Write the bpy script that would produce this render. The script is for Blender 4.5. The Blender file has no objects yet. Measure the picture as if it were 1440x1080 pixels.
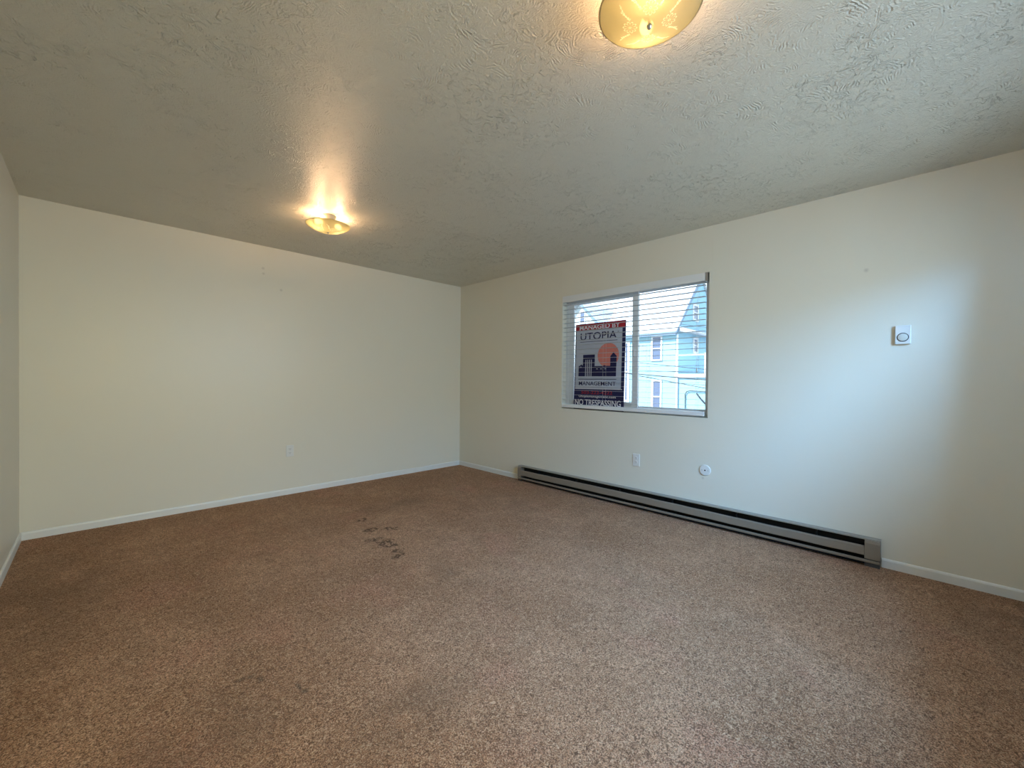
import bpy, bmesh, math, random
from math import pi, sin, cos, radians
from mathutils import Vector, Matrix, noise
random.seed(7)
sc = bpy.context.scene
C = sc.collection

# ------------------------------------------------------------------ camera
cam_d = bpy.data.cameras.new('camera')
cam = bpy.data.objects.new('camera', cam_d); C.objects.link(cam)
cam_d.sensor_width = 36.0; cam_d.lens = 582.64 / 1440 * 36.0
cam_d.clip_start = 0.02; cam_d.clip_end = 400
cf = Vector((0.708738, 0.705414, -0.009081)); cr = Vector((0.705472, -0.708682, 0.008871)); cu = Vector((0.000178, 0.012694, 0.999919))
M = Matrix((cr, cu, -cf)).transposed().to_4x4(); M.translation = Vector((-3.53555, -4.52670, 1.16832))
cam.matrix_world = M
sc.camera = cam
sc.view_settings.view_transform = 'Standard'; sc.view_settings.look = 'None'
sc.view_settings.gamma = 1; sc.view_settings.exposure = 0.10
sc.view_settings.use_curve_mapping = False

# ------------------------------------------------------------------ sky, sun, added area lights
W = bpy.data.worlds.new('sky'); sc.world = W; W.use_nodes = True
wn = W.node_tree.nodes; wl = W.node_tree.links; wn.clear()
wo = wn.new('ShaderNodeOutputWorld'); wb = wn.new('ShaderNodeBackground')
tc = wn.new('ShaderNodeTexCoord'); sx = wn.new('ShaderNodeSeparateXYZ'); rp = wn.new('ShaderNodeValToRGB')
wl.new(tc.outputs['Generated'], sx.inputs[0]); wl.new(sx.outputs['Z'], rp.inputs[0]); wl.new(rp.outputs[0], wb.inputs[0]); wl.new(wb.outputs[0], wo.inputs[0])
rp.color_ramp.elements[0].position = 0.0; rp.color_ramp.elements[0].color = (0.90, 0.98, 1.0, 1)
rp.color_ramp.elements[1].position = 0.75; rp.color_ramp.elements[1].color = (0.24, 0.50, 1.0, 1)
e = rp.color_ramp.elements.new(0.3); e.color = (0.80, 0.93, 1.0, 1)
wb.inputs[1].default_value = 2.3

sun_d = bpy.data.lights.new('sun', 'SUN'); sun_d.energy = 9.0; sun_d.angle = radians(0.6); sun_d.color = (1, 0.97, 0.92)
sun = bpy.data.objects.new('sun', sun_d); C.objects.link(sun)
sun.rotation_euler = (Vector((-0.62, 0.30, 0.72))).to_track_quat('Z', 'Y').to_euler()

def added_light(name, loc, target, w, h, power, color, spread):
    d = bpy.data.lights.new(name, 'AREA'); d.shape = 'RECTANGLE'; d.size = w; d.size_y = h
    d.energy = power; d.color = color; d.spread = radians(spread)
    o = bpy.data.objects.new(name, d); C.objects.link(o); o.location = loc
    o.rotation_euler = (Vector(loc) - Vector(target)).to_track_quat('Z', 'Y').to_euler()
    return o
# area lights added outside an invented front window, acting as daylight
added_light('added_window_beam', (-2.4, -6.6, 2.72), (-0.9, -3.9, 1.1), 0.9, 0.8, 190, (0.16, 0.48, 1.0), 160)
added_light('added_window_fill', (-1.6, -5.55, 1.75), (-1.5, -3.6, 0.0), 2.0, 1.3, 68, (0.59, 0.78, 1.0), 180)
# added warm fill light in an invented hallway behind the camera
added_light('added_hall_fill', (-3.33, -6.1, 1.9), (-2.2, 0.0, 1.3), 0.7, 0.9, 35, (1.0, 0.84, 0.34), 170)

# ------------------------------------------------------------------ material helpers
def mat(name, col=(0.8, 0.8, 0.8), rough=0.5, metal=0.0, spec=0.5):
    m = bpy.data.materials.new(name); m.use_nodes = True
    b = m.node_tree.nodes['Principled BSDF']
    b.inputs['Base Color'].default_value = (*col, 1); b.inputs['Roughness'].default_value = rough
    b.inputs['Metallic'].default_value = metal; b.inputs['Specular IOR Level'].default_value = spec
    return m
class N:
    """small node-graph helper"""
    def __init__(s, m):
        s.m = m; s.t = m.node_tree; s.b = s.t.nodes['Principled BSDF']
        s.co = s.t.nodes.new('ShaderNodeTexCoord').outputs['Object']
    def new(s, k): return s.t.nodes.new(k)
    def put(s, sock, v):
        if hasattr(v, 'is_linked') or hasattr(v, 'links'): s.t.links.new(v, sock)
        else: sock.default_value = v
    def math(s, op, a, b=0.0, c=0.0, clamp=False):
        n = s.new('ShaderNodeMath'); n.operation = op; n.use_clamp = clamp
        s.put(n.inputs[0], a); s.put(n.inputs[1], b); s.put(n.inputs[2], c); return n.outputs[0]
    def noise(s, scale, detail=2, rough=0.5, dist=0.0, vec=None):
        n = s.new('ShaderNodeTexNoise'); s.put(n.inputs['Vector'], vec or s.co)
        n.inputs['Scale'].default_value = scale; n.inputs['Detail'].default_value = detail
        n.inputs['Roughness'].default_value = rough; n.inputs['Distortion'].default_value = dist
        return n.outputs['Fac']
    def rng(s, v, a, b, c=0.0, d=1.0, smooth=True):
        n = s.new('ShaderNodeMapRange'); n.interpolation_type = 'SMOOTHSTEP' if smooth else 'LINEAR'
        s.put(n.inputs[0], v); n.inputs[1].default_value = a; n.inputs[2].default_value = b
        n.inputs[3].default_value = c; n.inputs[4].default_value = d; return n.outputs[0]
    def mix(s, f, a, b):
        n = s.new('ShaderNodeMix'); n.data_type = 'RGBA'; s.put(n.inputs[0], f)
        for k, v in ((6, a), (7, b)):
            if isinstance(v, tuple): n.inputs[k].default_value = (*v, 1)
            else: s.t.links.new(v, n.inputs[k])
        return n.outputs[2]
    def scale(s, v, sc3, off=(0, 0, 0)):
        n = s.new('ShaderNodeMapping'); s.put(n.inputs[0], v)
        n.inputs['Scale'].default_value = sc3; n.inputs['Location'].default_value = off; return n.outputs[0]
    def bump(s, h, dist, strength=1.0):
        n = s.new('ShaderNodeBump'); n.inputs['Strength'].default_value = strength
        n.inputs['Distance'].default_value = dist; s.put(n.inputs['Height'], h)
        s.t.links.new(n.outputs[0], s.b.inputs['Normal']); return n
    def blob(s, x, y, z, rx, ry, rz):
        """1 at (x,y,z) falling to 0 at the ellipsoid radius"""
        n = s.scale(s.co, (1 / rx, 1 / ry, 1 / rz), (-x / rx, -y / ry, -z / rz))
        v = s.new('ShaderNodeVectorMath'); v.operation = 'LENGTH'; s.put(v.inputs[0], n)
        return s.rng(v.outputs['Value'], 1.0, 0.0, 0.0, 1.0)
    def mx(s, lst):
        r = lst[0]
        for q in lst[1:]: r = s.math('MAXIMUM', r, q)
        return r

# --- wall paint (semi-gloss off white over drywall)
def paint(name, col, rough, marks=(), dents=()):
    m = mat(name, col, rough, spec=0.45); n = N(m)
    roller = n.noise(260, 2, 0.5); wave = n.noise(3.0, 2, 0.5)
    h = n.math('ADD', n.math('MULTIPLY', roller, 0.5), n.math('MULTIPLY', wave, 6.0))
    if marks:
        mk = n.mx([n.blob(*q) for q in marks])
        tone = n.math('MULTIPLY', mk, 0.35)
        n.t.links.new(n.mix(tone, col, (0.33, 0.29, 0.24)), n.b.inputs['Base Color'])
    if dents:
        h = n.math('ADD', h, n.math('MULTIPLY', n.mx([n.blob(*q) for q in dents]), 0.9))
    n.bump(h, 0.0006)
    return m
WALLC = (0.79, 0.75, 0.635)
M_back = paint('back_wall_paint', WALLC, 0.37, marks=[(-2.399, 0, 2.225, .022, .1, .02), (-2.395, 0, 2.175, .02, .1, .018), (-2.24, 0, 2.04, .02, .1, .02)])
M_right = paint('right_wall_paint', WALLC, 0.38,
    marks=[(0, -4.249, 1.904, .1, .02, .02), (0, -3.24, .375, .1, .016, .014)],
    dents=[(0, -3.846, .939, .1, .015, .02), (0, -4.16, .935, .1, .015, .02), (0, -3.161, .542, .1, .025, .02),
           (0, -1.748, 2.25, .1, .014, .6), (0, -3.32, .8, .1, .014, .25), (0, -3.30, 2.25, .1, .012, .5)])
M_plain = paint('wall_paint', WALLC, 0.4)

# --- ceiling: stomped / swirled drywall mud, semi-gloss paint
def ceiling_mat():
    m = mat('swirled_ceiling_paint', (0.73, 0.70, 0.60), 0.29, spec=0.5); n = N(m)
    warp = n.new('ShaderNodeTexNoise'); n.put(warp.inputs['Vector'], n.co); warp.inputs['Scale'].default_value = 4.0; warp.inputs['Detail'].default_value = 2
    vm = n.new('ShaderNodeVectorMath'); vm.operation = 'MULTIPLY_ADD'
    n.t.links.new(warp.outputs['Color'], vm.inputs[0]); vm.inputs[1].default_value = (0.10, 0.10, 0.0); n.t.links.new(n.co, vm.inputs[2])
    hs = []
    for k, (s_, f_, off) in enumerate(((3.6, 150, (0, 0, 0)), (5.5, 120, (3.3, 1.7, 0)))):
        vo = n.new('ShaderNodeTexVoronoi'); vo.feature = 'F1'; vo.inputs['Scale'].default_value = s_
        vo.inputs['Randomness'].default_value = 1.0
        n.t.links.new(n.scale(vm.outputs[0], (1, 1, 0.0), off), vo.inputs['Vector'])
        ring = n.math('SINE', n.math('ADD', n.math('MULTIPLY', vo.outputs['Distance'], f_), n.math('MULTIPLY', n.noise(13, 5, 0.7), 26.0)))
        mask = n.rng(n.noise(5 + 2 * k, 3, 0.6, 0.5, n.scale(n.co, (1, 1, 1), (k * 5, 2, 0))), 0.47, 0.62)
        mask = n.math('MULTIPLY', mask, n.rng(n.noise(16 + 5 * k, 2), 0.44, 0.60))
        hs.append(n.math('MULTIPLY', n.math('MULTIPLY', ring, mask), 1.0))
    h = n.math('ADD', hs[0], n.math('MULTIPLY', hs[1], 0.7))
    clump = n.math('MULTIPLY', n.rng(n.noise(26, 4, 0.65, 1.5), 0.52, 0.72), n.rng(n.noise(3.1, 2), 0.40, 0.62))
    h = n.math('ADD', h, n.math('MULTIPLY', clump, 4.0))
    h = n.math('ADD', h, n.math('ADD', n.math('MULTIPLY', n.noise(48, 5, 0.7, 1.2), 2.2), n.math('MULTIPLY', n.math('ABSOLUTE', n.math('SUBTRACT', n.noise(24, 4, 0.6, 2.6), 0.5)), -4.5)))
    n.bump(h, 0.0017)
    return m
M_ceil = ceiling_mat()

# --- carpet
def carpet_mat():
    m = mat('brown_carpet', (0.343, 0.205, 0.133), 0.95, spec=0.05); n = N(m)
    n.b.inputs['Sheen Weight'].default_value = 0.10; n.b.inputs['Sheen Roughness'].default_value = 0.6
    n.b.inputs['Sheen Tint'].default_value = (0.95, 0.8, 0.7, 1)
    big = n.rng(n.noise(1.5, 4, 0.6, 0.4), 0.36, 0.64)
    mid = n.rng(n.noise(6.0, 5, 0.65, 1.0), 0.35, 0.68)
    c = n.mix(big, (0.653, 0.321, 0.168), (0.893, 0.484, 0.282))
    c = n.mix(n.math('MULTIPLY', mid, 0.55), c, (0.492, 0.242, 0.125))
    red = n.math('MULTIPLY', n.rng(n.noise(2.3, 2, 0.5, 0.3, n.scale(n.co, (1, 1, 1), (7, 3, 0))), 0.56, 0.72), 0.5)
    c = n.mix(red, c, (0.847, 0.372, 0.235))
    # salt-and-pepper yarn; shaded valleys and lit tips of the tufts painted in
    spk = n.rng(n.noise(190, 3, 0.7, 0.6), 0.36, 0.62)
    c = n.mix(n.math('MULTIPLY', n.math('SUBTRACT', 1.0, spk), 0.70), c, (0.229, 0.117, 0.063))
    tufts = n.noise(95, 3, 0.6, 2.2)
    c = n.mix(n.math('MULTIPLY', n.rng(tufts, 0.495, 0.42), 0.86), c, (0.148, 0.073, 0.038))
    c = n.mix(n.math('MULTIPLY', n.rng(tufts, 0.53, 0.62), 0.65), c, (0.930, 0.670, 0.438))
    brushed = n.mx([n.blob(x, y, 0, rx, ry, 1) for x, y, rx, ry in ((-0.35, -4.95, 1.0, .42), (-3.75, -1.3, .5, 1.4), (-1.55, -1.05, .55, .28), (-2.75, -3.25, .45, .22), (-0.75, -1.7, .30, .55), (-2.0, -2.55, .22, .3), (-3.35, -2.9, .5, .3))])
    c = n.mix(n.math('MULTIPLY', n.math('MULTIPLY', brushed, n.rng(n.noise(4, 4, .6), .35, .55)), 0.42), c, (0.22, 0.13, 0.075))
    # spills
    st = [(-1.979, -1.240, .07, .05), (-2.035, -1.50, .07, .06), (-2.11, -1.704, .09, .05), (-2.079, -1.807, .10, .07), (-2.075, -1.888, .08, .06),
          (-2.084, -2.0, .06, .05), (-2.13, -2.07, .08, .05), (-1.924, -1.562, .04, .04), (-1.878, -1.606, .05, .04), (-2.019, -2.086, .014, .014)]
    sm = n.mx([n.blob(x, y, 0, rx * 1.3, ry * 1.3, 1) for x, y, rx, ry in st])
    brk = n.rng(n.noise(32, 4, 0.7), 0.42, 0.60)
    sm = n.rng(n.math('MULTIPLY', sm, brk), 0.16, 0.42)
    lines = n.mx([n.blob(x, y, 0, rx, ry, 1) for x, y, rx, ry in ((-3.138, -2.666, .026, .018), (-3.11, -2.675, .025, .02), (-3.085, -2.715, .02, .035), (-2.993, -2.858, .012, .04), (-2.985, -2.90, .02, .02))])
    c = n.mix(n.math('MULTIPLY', sm, 0.80), c, (0.085, 0.040, 0.016))
    c = n.mix(n.math('MULTIPLY', lines, 0.55), c, (0.07, 0.05, 0.035))
    n.t.links.new(c, n.b.inputs['Base Color'])
    h = n.math('ADD', spk, n.math('MULTIPLY', tufts, 2.5))
    n.bump(h, 0.004, 0.8)
    return m
M_carpet = carpet_mat()

M_trim = mat('white_trim_paint', (0.80, 0.80, 0.77), 0.35)
M_vinyl = mat('white_vinyl', (0.82, 0.83, 0.83), 0.35)
M_slat = mat('white_slat', (0.80, 0.81, 0.81), 0.4); M_louvre = mat('off_white_slat', (0.58, 0.60, 0.62), 0.45)
M_plast = mat('white_plastic', (0.78, 0.78, 0.75), 0.35)
M_dark = mat('dark_void', (0.006, 0.006, 0.007), 0.8)
M_slot = mat('slot_shadow', (0.05, 0.05, 0.05), 0.7)
M_steel = mat('brushed_steel', (0.55, 0.55, 0.55), 0.35, 1.0)
M_cord = mat('blind_cord', (0.75, 0.76, 0.76), 0.8)
M_beige = mat('beige_heater_enamel', (0.255, 0.205, 0.155), 0.38, spec=0.5)
M_beige2 = mat('grey_heater_enamel', (0.30, 0.27, 0.225), 0.35, spec=0.5)
M_fin = mat('heating_fins', (0.02, 0.02, 0.022), 0.5, 0.6)
M_gasket = mat('grey_gasket', (0.30, 0.31, 0.31), 0.6)

def glass_mat():
    m = bpy.data.materials.new('window_glass'); m.use_nodes = True; t = m.node_tree; t.nodes.clear()
    o = t.nodes.new('ShaderNodeOutputMaterial'); mx = t.nodes.new('ShaderNodeMixShader'); tr = t.nodes.new('ShaderNodeBsdfTransparent'); gl = t.nodes.new('ShaderNodeBsdfGlossy'); fr = t.nodes.new('ShaderNodeFresnel')
    tr.inputs[0].default_value = (0.95, 0.98, 0.98, 1); gl.inputs['Roughness'].default_value = 0.02; fr.inputs[0].default_value = 1.25
    t.links.new(fr.outputs[0], mx.inputs[0]); t.links.new(tr.outputs[0], mx.inputs[1]); t.links.new(gl.outputs[0], mx.inputs[2]); t.links.new(mx.outputs[0], o.inputs[0])
    return m
M_glass = glass_mat()

# ------------------------------------------------------------------ mesh helpers
def box(bm, x0, x1, y0, y1, z0, z1, mi=0):
    vs = [bm.verts.new((x, y, z)) for x in (x0, x1) for y in (y0, y1) for z in (z0, z1)]
    for f in ((0, 1, 3, 2), (4, 6, 7, 5), (0, 4, 5, 1), (2, 3, 7, 6), (0, 2, 6, 4), (1, 5, 7, 3)):
        bm.faces.new([vs[i] for i in f]).material_index = mi
    return vs
def prism(bm, pts, a0, a1, place, mi=0):
    """outline pts extruded from a0 to a1; place(u, v, a) -> xyz"""
    A = [bm.verts.new(place(u, v, a0)) for u, v in pts]; B = [bm.verts.new(place(u, v, a1)) for u, v in pts]
    n = len(pts)
    bm.faces.new(A[::-1]).material_index = mi; bm.faces.new(B).material_index = mi
    for i in range(n): bm.faces.new((A[i], A[(i + 1) % n], B[(i + 1) % n], B[i])).material_index = mi
def lathe(bm, prof, seg=48, mi=0, place=lambda x, y, z: (x, y, z), cap=True):
    rings = []
    for r, z in prof:
        if r < 1e-6: rings.append([bm.verts.new(place(0, 0, z))])
        else: rings.append([bm.verts.new(place(r * cos(2 * pi * k / seg), r * sin(2 * pi * k / seg), z)) for k in range(seg)])
    for a, b in zip(rings, rings[1:]):
        for k in range(seg):
            k2 = (k + 1) % seg
            if len(a) == 1 and len(b) == 1: continue
            f = (a[0], b[k2], b[k]) if len(a) == 1 else ((a[k], a[k2], b[0]) if len(b) == 1 else (a[k], a[k2], b[k2], b[k]))
            bm.faces.new(f).material_index = mi
def tube(bm, pts, r, seg=8, closed=False, mi=0):
    pts = [Vector(p) for p in pts]; n = len(pts); rings = []
    up = Vector((0, 0, 1))
    for i, p in enumerate(pts):
        a = pts[(i - 1) % n] if (closed or i > 0) else p; b = pts[(i + 1) % n] if (closed or i < n - 1) else p
        t = (b - a).normalized()
        u = t.cross(up)
        if u.length < 1e-3: u = t.cross(Vector((1, 0, 0)))
        u.normalize(); v = t.cross(u)
        rings.append([bm.verts.new(p + r * (cos(2 * pi * k / seg) * u + sin(2 * pi * k / seg) * v)) for k in range(seg)])
    for i in range(n if closed else n - 1):
        a, b = rings[i], rings[(i + 1) % n]
        for k in range(seg): bm.faces.new((a[k], a[(k + 1) % seg], b[(k + 1) % seg], b[k])).material_index = mi
    if not closed:
        bm.faces.new(rings[0][::-1]).material_index = mi; bm.faces.new(rings[-1]).material_index = mi
def obj(name, bm, m, parent=None, smooth=False, bevel=0.0, loc=None):
    bmesh.ops.recalc_face_normals(bm, faces=bm.faces[:])
    me = bpy.data.meshes.new(name); bm.to_mesh(me); bm.free()
    for k in (m if isinstance(m, (list, tuple)) else [m]): me.materials.append(k)
    if smooth:
        for p in me.polygons: p.use_smooth = True
        me.set_sharp_from_angle(angle=radians(35))
    o = bpy.data.objects.new(name, me); C.objects.link(o)
    if parent: o.parent = parent
    if loc: o.location = loc
    if bevel:
        b = o.modifiers.new('bevel', 'BEVEL'); b.width = bevel; b.segments = 2; b.limit_method = 'ANGLE'
    return o
def thing(name, label, cat, loc=(0, 0, 0), group=None, rot=None):
    o = bpy.data.objects.new(name, None); C.objects.link(o); o.location = loc; o.empty_display_size = 0.1
    if rot: o.rotation_euler = rot
    tag(o, label, cat, group); return o
def tag(o, label, cat, group=None):
    o['label'] = label; o['category'] = cat
    if group: o['group'] = group
def struct(o, label=None):
    o['kind'] = 'structure'
    if label: o['label'] = label
    return o
def B(*a): 
    bm = bmesh.new(); box(bm, *a); return bm
def copy_tree(o, parent=None):
    c = o.copy(); C.objects.link(c)
    if parent: c.parent = parent
    for ch in list(o.children): copy_tree(ch, c)
    return c

# ------------------------------------------------------------------ room shell
L, D, H, T = 3.9176, 5.2, 2.44, 0.15
struct(obj('floor', B(-L - T, T, -D - T, T, -0.12, 0), M_carpet), 'brown wall-to-wall carpet with dark stains')
struct(obj('ceiling', B(-L - T, T, -D - T, T, H, H + 0.12), M_ceil), 'off-white ceiling with a swirled plaster texture')
struct(obj('wall_back', B(-L - T, T, 0, T, 0, H), M_back), 'long off-white wall left of the room corner')
struct(obj('wall_left', B(-L - T, -L, -D, 0, 0, H), M_plain), 'narrow sliver of off-white wall at the left edge')
WY0, WY1, WZ0, WZ1 = -3.272, -1.763, 0.872, 2.068
bm = bmesh.new()
box(bm, 0, T, -D, WY0, 0, H); box(bm, 0, T, WY1, 0, 0, H); box(bm, 0, T, WY0, WY1, 0, WZ0); box(bm, 0, T, WY0, WY1, WZ1, H)
bmesh.ops.remove_doubles(bm, verts=bm.verts[:], dist=1e-5)
struct(obj('wall_right', bm, M_right), 'off-white wall with the window and the heater')
FX0, FX1, FZ0, FZ1 = -2.65, -0.55, 0.75, 2.1
bm = bmesh.new()
box(bm, -L, -3.80, -D - T, -D, 0, H); box(bm, -2.92, FX0, -D - T, -D, 0, H); box(bm, -3.80, -2.92, -D - T, -D, 2.05, H); box(bm, FX1, 0, -D - T, -D, 0, H); box(bm, FX0, FX1, -D - T, -D, 0, FZ0); box(bm, FX0, FX1, -D - T, -D, FZ1, H)
struct(obj('wall_front', bm, M_plain), 'off-white wall behind the camera with an added window and doorway')  # window and doorway invented to let the added lights in

bm = bmesh.new(); box(bm, -4.3, -2.5, -7.1, -7.0, 0, H); box(bm, -4.4, -4.3, -7.1, -D - T, 0, H); box(bm, -2.74, -2.68, -7.0, -D - T, 0, H)  # unseen hallway, added to hold the warm fill light
struct(obj('wall_added_hall', bm, M_plain), 'walls of an added, unseen hallway behind the camera')
struct(obj('ceiling_added_hall', B(-4.4, -2.68, -7.1, -D - T, H, H + .1), M_ceil)); struct(obj('floor_added_hall', B(-4.4, -2.68, -7.1, -D - T, -.12, 0), M_carpet))
# baseboards: rounded top edge
def baseboard(name, a0, a1, place, label):
    bm = bmesh.new(); h, t = 0.058, 0.011
    pts = [(0, 0), (t, 0), (t, h - 0.012), (t * 0.8, h - 0.005), (t * 0.45, h), (0, h)]
    prism(bm, pts, a0, a1, place)
    return struct(obj(name, bm, M_trim), label)
baseboard('baseboard_back', -L, 0, lambda u, v, a: (a, -u, v), 'white baseboard along the back wall')
baseboard('baseboard_left', -D, -0.011, lambda u, v, a: (-L + u, a, v), 'white baseboard at the left edge')
o = baseboard('baseboard_right', -1.172, -0.011, lambda u, v, a: (-u, a, v), 'short white baseboard between the corner and the heater')
baseboard('baseboard_right', -D, -4.348, lambda u, v, a: (-u, a, v), 'white baseboard to the right of the heater')
baseboard('baseboard_front', -2.92, -0.011, lambda u, v, a: (a, -D + u, v), 'white baseboard behind the camera')

# ------------------------------------------------------------------ windows
def frame_ring(bm, y0, y1, z0, z1, w, x0, x1, mi=0):
    box(bm, x0, x1, y0, y0 + w, z0, z1, mi); box(bm, x0, x1, y1 - w, y1, z0, z1, mi)
    box(bm, x0, x1, y0 + w, y1 - w, z0, z0 + w, mi); box(bm, x0, x1, y0 + w, y1 - w, z1 - w, z1, mi)
bm = bmesh.new(); frame_ring(bm, WY0, WY1, WZ0, WZ1, 0.034, 0.070, 0.140)
win = struct(obj('window_1', bm, M_vinyl, bevel=0.002), 'white two-pane sliding window behind the blind')
# sliding (left) sash nearer the room, fixed (right) sash behind
sa = [(-2.606, -1.797, 0.060, 0.074, 0.102), (-3.238, -2.560, 0.026, 0.106, 0.134)]
for k, (y0, y1, w, x0, x1) in enumerate(sa):
    bm = bmesh.new(); frame_ring(bm, y0, y1, WZ0 + 0.034, WZ1 - 0.034, w, x0, x1)
    s = obj('sash', bm, M_vinyl, win, bevel=0.003)
    bm = bmesh.new(); box(bm, (x0 + x1) / 2 - .003, (x0 + x1) / 2 + .003, y0 + w - .004, y1 - w + .004, WZ0 + .034 + w - .004, WZ1 - .034 - w + .004)
    obj('pane', bm, M_glass, s)
    bm = bmesh.new(); frame_ring(bm, y0 + w - .005, y1 - w + .005, WZ0 + .029 + w, WZ1 - .029 - w, .005, (x0 + x1) / 2 - .010, (x0 + x1) / 2 - .0035)
    obj('gasket', bm, M_gasket, s)
bm = bmesh.new(); box(bm, 0.060, 0.074, -2.580, -2.562, 1.40, 1.47); obj('latch', bm, M_vinyl, win, bevel=0.003)

def fr2(bm, x0, x1, z0, z1, w, y0, y1):
    box(bm, x0, x0 + w, y0, y1, z0, z1); box(bm, x1 - w, x1, y0, y1, z0, z1); box(bm, x0 + w, x1 - w, y0, y1, z0, z0 + w); box(bm, x0 + w, x1 - w, y0, y1, z1 - w, z1)
bm = bmesh.new(); fr2(bm, FX0, FX1, FZ0, FZ1, .05, -D - .12, -D - .05); box(bm, -1.63, -1.57, -D - .12, -D - .05, FZ0 + .05, FZ1 - .05)
win2 = struct(obj('window_added', bm, M_vinyl), 'added, unseen wide window behind the camera')  # invented window in front of the added area lights
bm = bmesh.new(); box(bm, FX0 + .05, FX1 - .05, -D - .09, -D - .084, FZ0 + .05, FZ1 - .05); obj('pane', bm, M_glass, win2)

# ------------------------------------------------------------------ venetian blind
blind = thing('venetian_blind', 'white horizontal-slat blind hanging open in the window', 'window blind', (0.02, (WY0 + WY1) / 2, 2.066))
by0, by1 = -3.238 - (WY0 + WY1) / 2, -1.770 - (WY0 + WY1) / 2
bm = bmesh.new(); prism(bm, [(-.030, 0), (.026, 0), (.026, -.055), (-.022, -.055), (-.024, -.066), (-.030, -.068)], by0, by1, lambda u, v, a: (u, a, v))
obj('headrail', bm, M_slat, blind, bevel=0.0015)
bm = bmesh.new(); box(bm, -.026, .026, by0 - .024, by0 - .0015, -.070, 0); box(bm, -.031, -.026, by0 - .018, by0 - .006, -.050, -.036)
obj('mounting_bracket', bm, M_steel, blind)
zs = []
z = -0.095
while z > -1.125: zs.append(z); z -= 0.0475
bm = bmesh.new()
for z in zs:
    pts = []; nn = 6
    for i in range(nn + 1):
        u = -.022 + .044 * i / nn; pts.append((u, .0008 * (1 - (u / .022) ** 2)))
    loop = pts + [(u, v - .0012) for u, v in reversed(pts)]
    tilt = radians(-0.6)
    prism(bm, [(u * cos(tilt) - v * sin(tilt), u * sin(tilt) + v * cos(tilt) + z) for u, v in loop], by0, by1, lambda u, v, a: (u, a, v))
obj('slats', bm, M_louvre, blind)
bm = bmesh.new(); prism(bm, [(-.026, -1.150), (-.022, -1.146), (.022, -1.146), (.026, -1.150), (.026, -1.178), (.022, -1.182), (-.022, -1.182), (-.026, -1.178)], by0, by1, lambda u, v, a: (u, a, v))
obj('bottom_rail', bm, M_slat, blind)
for yy in (-0.66, -0.22, 0.24, 0.66):
    bm = bmesh.new()
    for xx in (-.0268, .0268): tube(bm, [(xx, yy, -.06), (xx, yy, -1.150)], .0008, 5)
    for z in zs: tube(bm, [(-.0268, yy, z - .003), (.0268, yy, z - .003)], .0005, 4)
    obj('ladder_cord', bm, M_cord, blind)
bm = bmesh.new(); tube(bm, [(-.033, by0 + .05, -.05), (-.034, by0 + .05, -.45), (-.034, by0 + .052, -.78)], .0011, 6); lathe(bm, [(0, -.82), (.006, -.815), (.004, -.785), (0, -.78)], 10, place=lambda x, y, z: (x - .034, y + by0 + .052, z))
obj('pull_cord', bm, M_cord, blind)

# ------------------------------------------------------------------ management sign leaning on the glass
M_navy = mat('navy_print', (0.010, 0.010, 0.085), 0.5); M_red = mat('red_print', (0.52, 0.02, 0.035), 0.5)
M_wht = mat('white_print', (0.60, 0.63, 0.72), 0.5); M_sal = mat('salmon_print', (0.80, 0.27, 0.22), 0.5); M_brd = mat('white_print_bright', (0.95, 0.93, 0.97), 0.5)
SW, SH = 0.592, 0.892
lean = math.atan2(0.030, SH)
sign = thing('management_sign', 'tall navy, red and white property management sign leaning against the left window pane', 'sign', (0.056, -1.880, 0.9075 - 0.0345))
sign.rotation_euler = (0, lean, 0)
# local frame: x to the outside, -y to the viewer's right, z up
def S(u, v, a): return (-a, -u, v)       # u right, v up, a towards the viewer
bm = bmesh.new()
def sr(u0, u1, v0, v1, a, mi): prism(bm, [(u0, v0), (u1, v0), (u1, v1), (u0, v1)], a - .0006, a, S, mi)
prism(bm, [(0, 0), (SW, 0), (SW, SH), (0, SH)], -.004, 0, S, 0)
sr(0.004, SW - .006, .818, .886, .0010, 1)                   # red banner
sr(0.012, SW - .035, .216, .818, .0010, 2)                   # white panel
sr(0.012, SW - .020, .211, .219, .0014, 3)
cx, cy, R_ = .405, .555, .122                                # sun disc behind the skyline
prism(bm, [(cx + R_ * cos(2 * pi * k / 48), cy + R_ * sin(2 * pi * k / 48)) for k in range(48)], .0010, .0016, S, 4)
sk = [[(.052, .343), (.135, .343), (.135, .455), (.120, .462), (.105, .455), (.085, .468), (.068, .455), (.052, .450)],
      [(.105, .343), (.250, .343), (.250, .567), (.105, .567)],
      [(.250, .343), (.500, .343), (.500, .448), (.390, .448), (.365, .455), (.345, .448), (.250, .448)],
      [(.432, .44), (.502, .44), (.502, .545), (.482, .564), (.470, .577), (.466, .588), (.461, .577), (.450, .564), (.432, .545)]]
for q, s_ in enumerate(sk): prism(bm, s_, .0016, .0022 + q * .00005, S, 0)
for u in (.136, .159, .182, .205): prism(bm, [(u, .343), (u + .010, .343), (u + .010, .515), (u, .515)], .0022, .0027, S, 2)
for u, v in ((.268, .415), (.316, .415), (.366, .415), (.068, .435)): prism(bm, [(u, v), (u + .024, v), (u + .018, v + .008), (u + .006, v + .008)], .0022, .0027, S, 2)
sr(.062, .505, .700, .705, .0016, 0)                          # rule under the first word
sr(.052, .505, .310, .316, .0016, 0)                          # rule above the second word
obj('board', bm, [M_navy, M_red, M_wht, M_brd, M_sal], sign)
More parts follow.
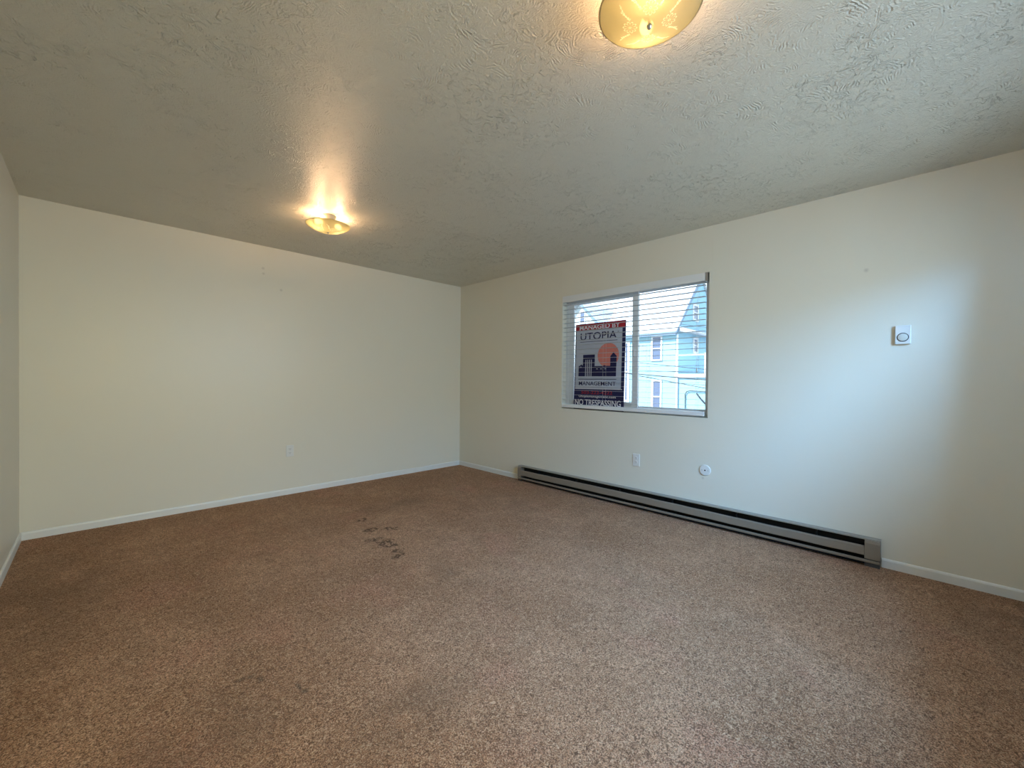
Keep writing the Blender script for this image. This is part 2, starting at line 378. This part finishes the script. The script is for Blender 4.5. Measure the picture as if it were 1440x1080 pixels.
def text_mesh(body, width, height, font_bold=0.0):
    cu = bpy.data.curves.new('t', 'FONT'); cu.body = body; cu.size = 1.0; cu.align_x = 'CENTER'; cu.offset = font_bold; cu.extrude = 0.01
    to = bpy.data.objects.new('t', cu); C.objects.link(to)
    dg = bpy.context.evaluated_depsgraph_get(); dg.update()
    me = bpy.data.meshes.new_from_object(to.evaluated_get(dg)); C.objects.unlink(to); bpy.data.objects.remove(to)
    xs = [v.co.x for v in me.vertices]; ys = [v.co.y for v in me.vertices]
    x0, x1, y0, y1 = min(xs), max(xs), min(ys), max(ys)
    for v in me.vertices:
        v.co = ((v.co.x - (x0 + x1) / 2) / (x1 - x0) * width, (v.co.y - y0) / (y1 - y0) * height, v.co.z / 0.01)
    return me
def lettering(body, uc, v0, w, h, m, bold=0.0, a=.0018):
    me = text_mesh(body, w, h, bold)
    for v in me.vertices:
        x, y, z = v.co; v.co = S(uc + x, v0 + y, a + .0003 * z)
    me.materials.append(m); me.name = 'lettering'
    o = bpy.data.objects.new('lettering', me); C.objects.link(o); o.parent = sign; return o
lettering('MANAGED BY', .290, .828, .480, .046, M_brd, .020)
lettering('UTOPIA', .280, .722, .430, .074, M_navy, .006)
lettering('\u00ae', .512, .778, .014, .014, M_navy, .0)
lettering('MANAGEMENT', .280, .248, .440, .044, M_navy, .008)
lettering('503-222-4222', .280, .160, .370, .034, M_red, .012)
lettering('Utopiamanagement.com', .285, .118, .440, .030, M_brd, .010)
lettering('NO TRESPASSING', .290, .042, .545, .062, M_brd, .018)

# ------------------------------------------------------------------ baseboard heater
HY0, HY1 = -4.345, -1.176
heater = thing('baseboard_heater', 'long taupe electric baseboard heater under the window', 'heater', (0, (HY0 + HY1) / 2, 0))
a0, a1 = HY0 - (HY0 + HY1) / 2, HY1 - (HY0 + HY1) / 2
P = lambda u, v, a: (-u, a, v)           # u = distance from the wall
c0, c1 = a0 + 0.078, a1 - 0.052
bm = bmesh.new(); prism(bm, [(0.001, .012), (.055, .012), (.055, .016), (.006, .016), (.006, .168), (.001, .168)], c0, c1, P); obj('housing', bm, M_dark, heater)
bm = bmesh.new(); prism(bm, [(0.001, .168), (0.001, .175), (.046, .175), (.052, .172), (.052, .166), (.049, .166), (.049, .170), (.045, .171)], a0, a1, P); obj('top_lip', bm, M_beige2, heater)
# front deflector panel: slightly wavy, with a bent-back top edge
bm = bmesh.new()
segs = 60; rows = []
prof = [(.044, .126), (.052, .127), (.061, .119), (.064, .072), (.061, .068), (.052, .068)]
prof2 = prof + [(u - .0018, v + (.0014 if i > 3 else -.0014)) for i, (u, v) in reversed(list(enumerate(prof)))]
for i in range(segs + 1):
    a = c0 + (c1 - c0) * i / segs; sag = -0.0022 * sin(i / segs * pi * 2.3 + .4) + 0.0007 * sin(i * 1.1)
    rows.append([bm.verts.new(P(u, v + sag, a)) for u, v in prof2])
for r0, r1 in zip(rows, rows[1:]):
    for k in range(len(prof2)): bm.faces.new((r0[k], r0[(k + 1) % len(prof2)], r1[(k + 1) % len(prof2)], r1[k]))
bm.faces.new(rows[0]); bm.faces.new(rows[-1][::-1])
obj('front_panel', bm, M_beige, heater)
bm = bmesh.new(); prism(bm, [(.050, .025), (.062, .025), (.064, .028), (.064, .040), (.062, .042), (.050, .042), (.050, .040), (.060, .039), (.060, .029), (.050, .028)], a0 + .002, a1 - .002, P); obj('bottom_rail', bm, M_beige, heater)
for i in range(6):
    u = c0 + (i + .5) * (c1 - c0) / 6; bm = bmesh.new(); box(bm, -.046, -.008, u - .002, u + .002, .060, .150); obj('inner_bracket', bm, M_fin, heater)
bm = bmesh.new(); tube(bm, [(-.028, c0, .095), (-.028, c1, .095)], .006, 10)
y = c0 + .06
while y < c1 - .05: box(bm, -.044, -.012, y, y + .0012, .072, .118); y += .0085
obj('heating_element', bm, M_fin, heater)
for (e0, e1) in ((a0, c0), (c1, a1)):
    bm = bmesh.new(); prism(bm, [(.001, .048), (.062, .048), (.065, .051), (.065, .150), (.058, .166), (.050, .1665), (.001, .1665)], e0 + .001, e1 - .001, P)
    ec = obj('end_cap', bm, M_beige, heater, bevel=0.002)
    bm = bmesh.new(); box(bm, -.058, -.002, e0 + .002, e1 - .002, .0, .048)
    obj('end_base', bm, M_slot, ec)

# ------------------------------------------------------------------ outlets and plates
def outlet(name, label, loc, rotz):
    t = thing(name, label, 'outlet', loc, None, (0, 0, rotz))      # local: faces -y, x right
    bm = bmesh.new(); box(bm, -.035, .035, -.006, 0, -.0575, .0575); obj('cover_plate', bm, M_plast, t, bevel=0.003)
    for s in (-1, 1):
        bm = bmesh.new(); pts = [(.0165 * cos(a) if abs(cos(a)) < .93 else .0165 * .93 * (1 if cos(a) > 0 else -1), .0145 * sin(a)) for a in [2 * pi * k / 28 for k in range(28)]]
        prism(bm, pts, -.0085, -.005, lambda u, v, a: (u, a, v + s * .0195))
        so = obj('socket', bm, M_plast, t)
        bm = bmesh.new()
        for x, w, h in ((-.0063, .0012, .0042), (.0063, .0012, .0035)): box(bm, x - w, x + w, -.0089, -.0080, s * .0195 + .002 - h, s * .0195 + .002 + h)
        prism(bm, [(.0024 * cos(2 * pi * k / 12), .0024 * sin(2 * pi * k / 12)) for k in range(12)], -.0089, -.0080, lambda u, v, a: (u, a, v + s * .0195 - .008))
        obj('slots', bm, M_slot, so)
    bm = bmesh.new(); lathe(bm, [(0, .0072), (.0022, .0068), (.003, .0058), (.003, .004)], 12, place=lambda x, y, z: (x, -z, y)); obj('screw', bm, M_plast, t)
    return t
outlet('wall_outlet', 'white duplex outlet on the back wall, left of the corner', (-2.155, 0, .437), 0)
outlet('wall_outlet', 'white duplex outlet on the window wall, below the window and above the heater', (0, -2.643, .440), -pi / 2)

t = thing('cable_wall_plate', 'small round white plate with a dark centre hole above the heater', 'wall plate', (0, -3.259, .443), None, (0, 0, -pi / 2))
bm = bmesh.new(); lathe(bm, [(0, .0), (.044, 0), (.045, .004), (.041, .009), (.012, .0105), (.006, .0105), (.006, .007), (0, .007)], 40, place=lambda x, y, z: (x, -z, y)); pl = obj('cover_plate', bm, M_plast, t, smooth=True)
bm = bmesh.new(); lathe(bm, [(0, .0115), (.0058, .0112), (.0058, .0065), (0, .006)], 20, place=lambda x, y, z: (x, -z, y)); obj('hole', bm, M_dark, t)
for s in (-1, 1):
    bm = bmesh.new(); lathe(bm, [(0, .0115), (.0028, .011), (.0035, .009)], 12, place=lambda x, y, z: (x + s * .024, -z, y)); obj('screw', bm, M_gasket, t)

t = thing('thermostat', 'white wall thermostat with a round dial, alone on the window wall', 'thermostat', (0, -4.4285, 1.471), None, (0, 0, -pi / 2))
bm = bmesh.new(); box(bm, -.0365, .0365, -.020, -.003, -.058, .058); obj('body', bm, M_plast, t, bevel=0.004)
bm = bmesh.new(); box(bm, -.033, .033, -.005, 0, -.054, .054); obj('back_plate', bm, M_gasket, t)
bm = bmesh.new(); lathe(bm, [(0, .0215), (.0275, .0215), (.0275, .019)], 36, place=lambda x, y, z: (x, -z, y - .016)); rg = obj('dial_ring', bm, M_slot, t)
bm = bmesh.new(); lathe(bm, [(0, .027), (.019, .0265), (.0228, .025), (.0235, .020)], 36, place=lambda x, y, z: (x, -z, y - .016))
obj('dial', bm, mat('ivory_dial', (.66, .66, .60), .4), t, smooth=True)

# ------------------------------------------------------------------ ceiling lights
def shade_mat(name, col, transp):
    m = bpy.data.materials.new(name); m.use_nodes = True; t = m.node_tree; t.nodes.clear()
    o = t.nodes.new('ShaderNodeOutputMaterial'); tl = t.nodes.new('ShaderNodeBsdfTranslucent'); df = t.nodes.new('ShaderNodeBsdfDiffuse'); gl = t.nodes.new('ShaderNodeBsdfGlossy'); tr = t.nodes.new('ShaderNodeBsdfRefraction')
    m1 = t.nodes.new('ShaderNodeMixShader'); m2 = t.nodes.new('ShaderNodeMixShader'); m3 = t.nodes.new('ShaderNodeMixShader')
    tl.inputs[0].default_value = (*col, 1); df.inputs[0].default_value = (*col, 1); tr.inputs['Color'].default_value = (*col, 1); tr.inputs['Roughness'].default_value = 0.28; tr.inputs['IOR'].default_value = 1.12
    gl.inputs['Roughness'].default_value = 0.2
    m1.inputs[0].default_value = 0.30; m2.inputs[0].default_value = transp; m3.inputs[0].default_value = 0.05
    t.links.new(tl.outputs[0], m1.inputs[1]); t.links.new(df.outputs[0], m1.inputs[2])
    t.links.new(m1.outputs[0], m2.inputs[1]); t.links.new(tr.outputs[0], m2.inputs[2])
    t.links.new(m2.outputs[0], m3.inputs[1]); t.links.new(gl.outputs[0], m3.inputs[2]); t.links.new(m3.outputs[0], o.inputs[0])
    return m
M_shade = shade_mat('frosted_cream_glass', (0.45, 0.45, 0.34), 0.36)
def etch(m):
    """clear-etched daisies and leaf sprays, four times around the dish"""
    class Q(N):
        def __init__(s, m): s.m = m; s.t = m.node_tree; s.co = s.t.nodes.new('ShaderNodeTexCoord').outputs['Object']
    n = Q(m); s3 = n.new('ShaderNodeSeparateXYZ'); n.put(s3.inputs[0], n.co); X, Y = s3.outputs['X'], s3.outputs['Y']
    M_ = n.math
    r_ = M_('SQRT', M_('ADD', M_('MULTIPLY', X, X), M_('MULTIPLY', Y, Y))); th = M_('ARCTAN2', Y, X)
    tp = M_('SUBTRACT', M_('MODULO', M_('ADD', th, 2 * pi + pi / 4), pi / 2), pi / 4)
    u = M_('SUBTRACT', M_('MULTIPLY', r_, M_('COSINE', tp)), 0.060); v = M_('MULTIPLY', r_, M_('SINE', tp))
    rho = M_('SQRT', M_('ADD', M_('MULTIPLY', u, u), M_('MULTIPLY', v, v))); ph = M_('ARCTAN2', v, u)
    f = M_('POWER', M_('ABSOLUTE', M_('COSINE', M_('MULTIPLY', ph, 5.0))), 0.45)
    edge = M_('ADD', 0.007, M_('MULTIPLY', f, 0.0145))
    outline = M_('MULTIPLY', n.rng(M_('ABSOLUTE', M_('SUBTRACT', rho, edge)), 0.0022, 0.0010), n.rng(rho, 0.006, 0.008))
    radial = M_('MULTIPLY', n.rng(f, 0.42, 0.25), M_('MULTIPLY', n.rng(rho, 0.005, 0.007), n.rng(rho, 0.018, 0.016)))
    centre = n.rng(M_('ABSOLUTE', M_('SUBTRACT', rho, 0.0032)), 0.0016, 0.0007)
    at = M_('ABSOLUTE', tp); spr = []
    for a0, k0, r1 in ((0.40, 5.0, 0.118), (0.46, 1.5, 0.104)):
        d = M_('MULTIPLY', M_('ABSOLUTE', M_('SUBTRACT', at, M_('ADD', a0, M_('MULTIPLY', M_('SUBTRACT', r_, 0.066), k0)))), r_)
        leaf = M_('ADD', 0.0006, M_('MULTIPLY', M_('FRACT', M_('DIVIDE', r_, 0.0085)), 0.0028))
        band = n.rng(M_('SUBTRACT', d, leaf), 0.0006, -0.0004)
        spr.append(M_('MULTIPLY', band, M_('MULTIPLY', n.rng(r_, 0.064, 0.068), n.rng(r_, r1, r1 - .006))))
    msk = n.mx([outline, radial, centre] + spr)
    c = n.mix(msk, (0.45, 0.45, 0.34), (0.92, 0.95, 0.85))
    for k in n.t.nodes:
        if k.type in ('BSDF_TRANSLUCENT', 'BSDF_REFRACTION', 'BSDF_DIFFUSE'): n.t.links.new(c, k.inputs['Color'])
etch(M_shade)
M_rim = shade_mat('glass_rim', (0.75, 0.72, 0.55), 0.3)
M_canopy = mat('cream_enamel', (0.62, 0.55, 0.42), 0.35); M_brass = mat('brass', (0.55, 0.42, 0.2), 0.3, 1.0)
M_bulb = bpy.data.materials.new('lit_bulb'); M_bulb.use_nodes = True
bb = M_bulb.node_tree.nodes['Principled BSDF']; bb.inputs['Emission Color'].default_value = (1.0, 0.61, 0.32, 1); bb.inputs['Emission Strength'].default_value = 165.0
RD = 0.158
def dish_z(r):       # height of the dish under the ceiling plane (local z, 0 = ceiling)
    return -0.128 + 0.052 * (r / RD) ** 2.2
def ceiling_light(label, loc, ang, petal_ang):
    t = thing('ceiling_light', label, 'ceiling light', loc, 'matching flower-etched ceiling lights')
    bm = bmesh.new(); lathe(bm, [(0, 0), (.058, 0), (.060, -.004), (.057, -.026), (.050, -.040), (.034, -.046), (0, -.046)], 40); obj('canopy', bm, M_canopy, t, smooth=True)
    bm = bmesh.new(); lathe(bm, [(.004, -.028), (.004, -.125), (0, -.125)], 12); obj('stem', bm, M_brass, t, smooth=True)
    bm = bmesh.new()
    rs = [RD * k / 24 for k in range(1, 25)]
    out = [(.008, dish_z(.008))] + [(r, dish_z(r)) for r in rs] + [(RD + .003, dish_z(RD) + .002)]
    inn = [(r, z + .0035) for r, z in reversed(out[:-1])]
    lathe(bm, out + inn + [out[0]], 96, 0)
    tube(bm, [(RD * cos(2 * pi * k / 96), RD * sin(2 * pi * k / 96), dish_z(RD) + .001) for k in range(96)], .0022, 6, True, 1)
    gs = obj('glass_shade', bm, [M_shade, M_rim], t, smooth=True); gs.rotation_euler.z = petal_ang
    bm = bmesh.new(); lathe(bm, [(0, -.140), (.004, -.1385), (.0075, -.134), (.0085, -.1285), (.006, -.126), (0, -.126)], 20); obj('finial', bm, M_steel, t, smooth=True)
    for s in (-1, 1):
        d = Vector((cos(ang), sin(ang), 0)) * s
        def ax(x, y, z, d=d): n_ = Vector((-d.y, d.x, 0)); v = d * z + n_ * x; return (v.x, v.y, -.062 + y)
        bm = bmesh.new(); lathe(bm, [(0, .020), (.014, .020), (.015, .030), (.014, .048), (0, .048)], 16, place=ax); so = obj('bulb_socket', bm, M_canopy, t)
        bm = bmesh.new(); lathe(bm, [(.010, .046), (.012, .054), (.019, .068), (.0225, .080), (.0205, .092), (.012, .102), (0, .105)], 20, place=ax); obj('bulb', bm, M_bulb, t, smooth=True)
    return t
ceiling_light('frosted glass dish ceiling light farther away, near the back wall', (-2.252, -1.205, H), radians(5), radians(10))
ceiling_light('large near frosted glass dish ceiling light cut off by the top of the photo', (-2.279, -3.885, H), radians(34), radians(30))

# ------------------------------------------------------------------ outside: the street seen through the window
GZ = -3.1
def siding(name, col, pitch=0.13):
    m = mat(name, col, 0.6, spec=0.3); n = N(m)
    s3 = n.new('ShaderNodeSeparateXYZ'); n.put(s3.inputs[0], n.co)
    fr = n.math('FRACT', n.math('DIVIDE', s3.outputs['Z'], pitch))
    n.bump(fr, 0.02, 0.8)
    c = n.mix(n.math('MULTIPLY', n.noise(1.5, 3), 0.25), col, tuple(k * .8 for k in col)); n.t.links.new(c, n.b.inputs['Base Color'])
    return m
def shingles():
    m = mat('pale_grey_shingles', (0.55, 0.56, 0.56), 0.8, spec=0.2); n = N(m)
    br = n.new('ShaderNodeTexBrick'); n.put(br.inputs['Vector'], n.scale(n.co, (0, 1, 1.4)))
    sw = n.new('ShaderNodeCombineXYZ'); s3 = n.new('ShaderNodeSeparateXYZ'); n.put(s3.inputs[0], n.co)
    n.put(sw.inputs[0], s3.outputs['Y']); n.put(sw.inputs[1], s3.outputs['Z']); n.put(br.inputs['Vector'], sw.outputs[0])
    br.inputs['Color1'].default_value = (.62, .63, .63, 1); br.inputs['Color2'].default_value = (.50, .51, .52, 1); br.inputs['Mortar'].default_value = (.30, .31, .33, 1)
    br.inputs['Scale'].default_value = 1.0; br.inputs['Brick Width'].default_value = .5; br.inputs['Row Height'].default_value = .18; br.inputs['Mortar Size'].default_value = .014
    c = n.mix(n.rng(n.noise(2.2, 4, .7), .56, .66), br.outputs['Color'], (.33, .35, .36)); n.t.links.new(c, n.b.inputs['Base Color'])
    return m
M_sid = siding('light_blue_siding', (0.34, 0.58, 0.68)); M_sidw = siding('pale_siding', (0.55, 0.62, 0.64)); M_shg = shingles()
M_otrim = mat('exterior_white_trim', (0.72, 0.74, 0.76), 0.5); M_opane = mat('dark_window_pane', (0.10, 0.14, 0.24), 0.15, spec=0.8); M_curt = mat('grey_blue_fascia', (0.16, 0.24, 0.34), 0.5)
M_asph = mat('asphalt', (0.16, 0.16, 0.17), 0.9); M_wire = mat('black_cable', (0.03, 0.035, 0.05), 0.6); M_bark = mat('grey_wood', (0.20, 0.17, 0.15), 0.9)
bm = bmesh.new(); box(bm, 0.6, 90, -60, 70, GZ - .2, GZ); struct(obj('street_ground', bm, M_asph))
def rect_win(parent, place, u0, u1, v0, v1, tw=.10, bars=True):
    """trim frame, panes; place(u, v, a): a outwards from wall"""
    bm = bmesh.new()
    for (a, b, c_, d) in ((u0, u0 + tw, v0, v1), (u1 - tw, u1, v0, v1), (u0 + tw, u1 - tw, v0, v0 + tw), (u0 + tw, u1 - tw, v1 - tw, v1), (u0 + tw, u1 - tw, (v0 + v1) / 2 - .03, (v0 + v1) / 2 + .03)):
        prism(bm, [(a, c_), (b, c_), (b, d), (a, d)], -.02, .06, place)
    f = obj('window', bm, M_otrim, parent)
    bm = bmesh.new(); prism(bm, [(u0 + tw, v0 + tw), (u1 - tw, v0 + tw), (u1 - tw, v1 - tw), (u0 + tw, v1 - tw)], 0.0, .02, place); obj('pane', bm, M_opane, f)
# main house: eave front faces this room, gable end faces right
hx, hy0, hy1, ez, dep = 20.5, 5.84, 10.7, 4.24, 7.2
house = thing('blue_house', 'light blue house with a pale shingle roof, beyond the right window pane', 'house', (hx, hy0, GZ))
O = Vector((hx, hy0, GZ))
def G(x, y, z): return (x - hx, y - hy0, z - GZ)
rz = ez + dep / 2 * 1.06
bm = bmesh.new(); prism(bm, [(hx, GZ), (hx + dep, GZ), (hx + dep, ez), (hx + dep / 2, rz), (hx, ez)], hy0, hy1, lambda u, v, a: G(u, a, v)); obj('wall', bm, M_sid, house)
bm = bmesh.new()
ov = .25
prism(bm, [(hx - ov, ez - ov * 1.06 + .02), (hx + dep / 2, rz + .02), (hx + dep + ov, ez - ov * 1.06 + .02), (hx + dep + ov, ez - ov * 1.06 + .16), (hx + dep / 2, rz + .18), (hx - ov, ez - ov * 1.06 + .16)], hy0 - .12, hy1 + .2, lambda u, v, a: G(u, a, v))
obj('roof', bm, M_shg, house)
bm = bmesh.new(); box(bm, *[0] * 0) if False else None
prism(bm, [(hx - ov - .06, ez - .34), (hx - ov + .05, ez - .34), (hx - ov + .05, ez - .16), (hx - ov - .06, ez - .16)], hy0 - .12, hy1 + .2, lambda u, v, a: G(u, a, v)); obj('gutter', bm, M_curt, house)
FF = lambda u, v, a: G(hx - a, u, v)     # front face, u = y
GG = lambda u, v, a: G(u, hy0 - a, v)    # gable face, u = x
rect_win(house, FF, 6.66, 7.36, 2.40, 3.95)
rect_win(house, FF, 6.66, 7.30, -.75, 1.26)
rect_win(house, FF, 8.80, 9.25, -.2, 3.75, .16)
rect_win(house, GG, 22.85, 23.75, 5.0, 6.1, .14)
rect_win(house, GG, 22.95, 23.75, 2.95, 3.98, .14)
bm = bmesh.new()
for k in range(2):
    c0_ = (hx - .02, ez - .02); c1_ = (hx + dep / 2, rz - .02)
prism(bm, [(hx - ov, ez - .30), (hx + dep / 2, rz - .16), (hx + dep / 2, rz + .02), (hx - ov, ez - .10)], hy0 - .16, hy0 - .11, lambda u, v, a: G(u, a, v)); obj('rake_trim', bm, M_curt, house)
# skirt roof on the gable side, and porch with white railing
bm = bmesh.new(); prism(bm, [(hy0, ez + .25), (hy0 - .9, ez - .15), (hy0 - .9, ez - .25), (hy0, ez - .1)], hx + .05, hx + dep, lambda u, v, a: G(a, u, v)); obj('skirt_roof', bm, M_shg, house)
bm = bmesh.new(); box(bm, 0, dep - 1, -3.6, -.001, 0, 1.42 - GZ); obj('lower_wing', bm, M_sid, house)
bm = bmesh.new(); box(bm, -.12, dep - .9, -3.72, -.002, 1.42 - GZ, 1.62 - GZ); obj('balcony_deck', bm, M_otrim, house)
bm = bmesh.new()
for z in (2.68,): box(bm, -.06, .0, -3.6, -.02, z - GZ, z + .08 - GZ)
for y_ in (-.14, -1.75, -3.6): box(bm, -.08, .02, y_, y_ + .10, 1.62 - GZ, 2.80 - GZ)
bmesh.ops.remove_doubles(bm, verts=bm.verts[:], dist=1e-5)
obj('balcony_railing', bm, M_otrim, house)
bm = bmesh.new(); tube(bm, [(-.08, -.12, 2.2), (-.08, -.12, ez - GZ - .3)], .06, 8); obj('downspout', bm, M_otrim, house)
bm = bmesh.new(); tube(bm, [(-.07, -.60, 2.2), (-.07, -.60, 3.55), (-.07, -.70, 3.72), (-.07, -.9, 3.76), (-.07, -1.95, 3.72), (-.07, -2.15, 3.85)], .025, 6); obj('wall_pipe', bm, M_wire, house)
bm = bmesh.new(); tube(bm, [(-.1, -1.25, 3.62), (-.1, -1.5, 3.3), (-.1, -1.85, 2.95)], .04, 6); obj('diagonal_brace', bm, M_wire, house)
bm = bmesh.new(); tube(bm, [(-.1, -2.2, 3.6), (-.1, -1.95, 3.25), (-.1, -1.9, 2.6)], .035, 6); obj('diagonal_brace', bm, M_wire, house)

# far gable-fronted house, seen in the top-left of the window
hx2, ya, zb = 25.0, 15.92, 7.62
h2 = thing('gabled_house', 'distant pale gabled house above the sign, at the window\'s upper left', 'house', (hx2, ya, GZ))
def G2(x, y, z): return (x - hx2, y - ya, z - GZ)
hw, sl = 3.0, 1.04
bm = bmesh.new(); prism(bm, [(ya - hw, GZ), (ya + hw, GZ), (ya + hw, zb - hw * sl), (ya, zb), (ya - hw, zb - hw * sl)], hx2, hx2 + 9, lambda u, v, a: G2(a, u, v)); obj('wall', bm, M_sidw, h2)
for s in (-1, 1):
    bm = bmesh.new(); prism(bm, [(ya, zb + .02), (ya, zb + .20), (ya + s * (hw + .3), zb + .20 - (hw + .3) * sl), (ya + s * (hw + .3), zb + .02 - (hw + .3) * sl)], hx2 - .3, hx2 + 9.2, lambda u, v, a: G2(a, u, v)); obj('roof', bm, M_shg, h2)
for s_ in (-1, 1):
    bm = bmesh.new(); prism(bm, [(ya, zb + .24), (ya, zb + .02), (ya + s_ * (hw + .3), zb + .02 - (hw + .3) * sl), (ya + s_ * (hw + .3), zb + .24 - (hw + .3) * sl)], hx2 - .38, hx2 - .3, lambda u, v, a: G2(a, u, v)); obj('rake_trim', bm, M_curt, h2)
rect_win(h2, lambda u, v, a: G2(hx2 - a, u, v), 15.35, 15.95, 5.9, 6.95)
rect_win(h2, lambda u, v, a: G2(hx2 - a, u, v), 14.0, 14.8, 2.4, 4.0)
rect_win(h2, lambda u, v, a: G2(hx2 - a, u, v), 16.8, 17.6, 2.4, 4.0)

# overhead cables running along the street
def cable(p, q, sag, r, label, ext=8):
    p, q = Vector(p), Vector(q); d = (q - p); a, b = p - d * ext * .35, q + d * ext * .35
    bm = bmesh.new(); pts = []
    for k in range(41):
        w = k / 40; pt = a.lerp(b, w); s0 = 4 * sag * (w * (1 - w)); pt.z += sag * .92 - s0; pts.append(pt)
    tube(bm, pts, r, 6); o = obj('overhead_cable', bm, M_wire); tag(o, label, 'cable', 'overhead cables across the street')
cable((12, 3.7, 1.93), (12, 1.07, 1.63), .10, .012, 'uppermost of the thin dark cables crossing the lower right pane')
cable((12.2, 3.7, 1.62), (12.2, 1.07, 1.50), .08, .010, 'second thin dark cable down across the lower right pane')
cable((12, 3.7, 1.47), (12, 1.07, 1.25), .12, .020, 'thick dark cable crossing the middle of the lower right pane')
cable((12.1, 3.7, 1.40), (12.1, 1.06, .94), .10, .014, 'steepest dark cable, falling towards the lower right pane\'s right side')
cable((12.3, 3.69, 1.22), (12.3, 1.07, 1.05), .12, .010, 'lowest thin dark cable in the right pane')
cable((12, 5.51, 4.10), (12, 1.1, 3.15), .14, .008, 'single high cable passing in front of the roof and the white sky')
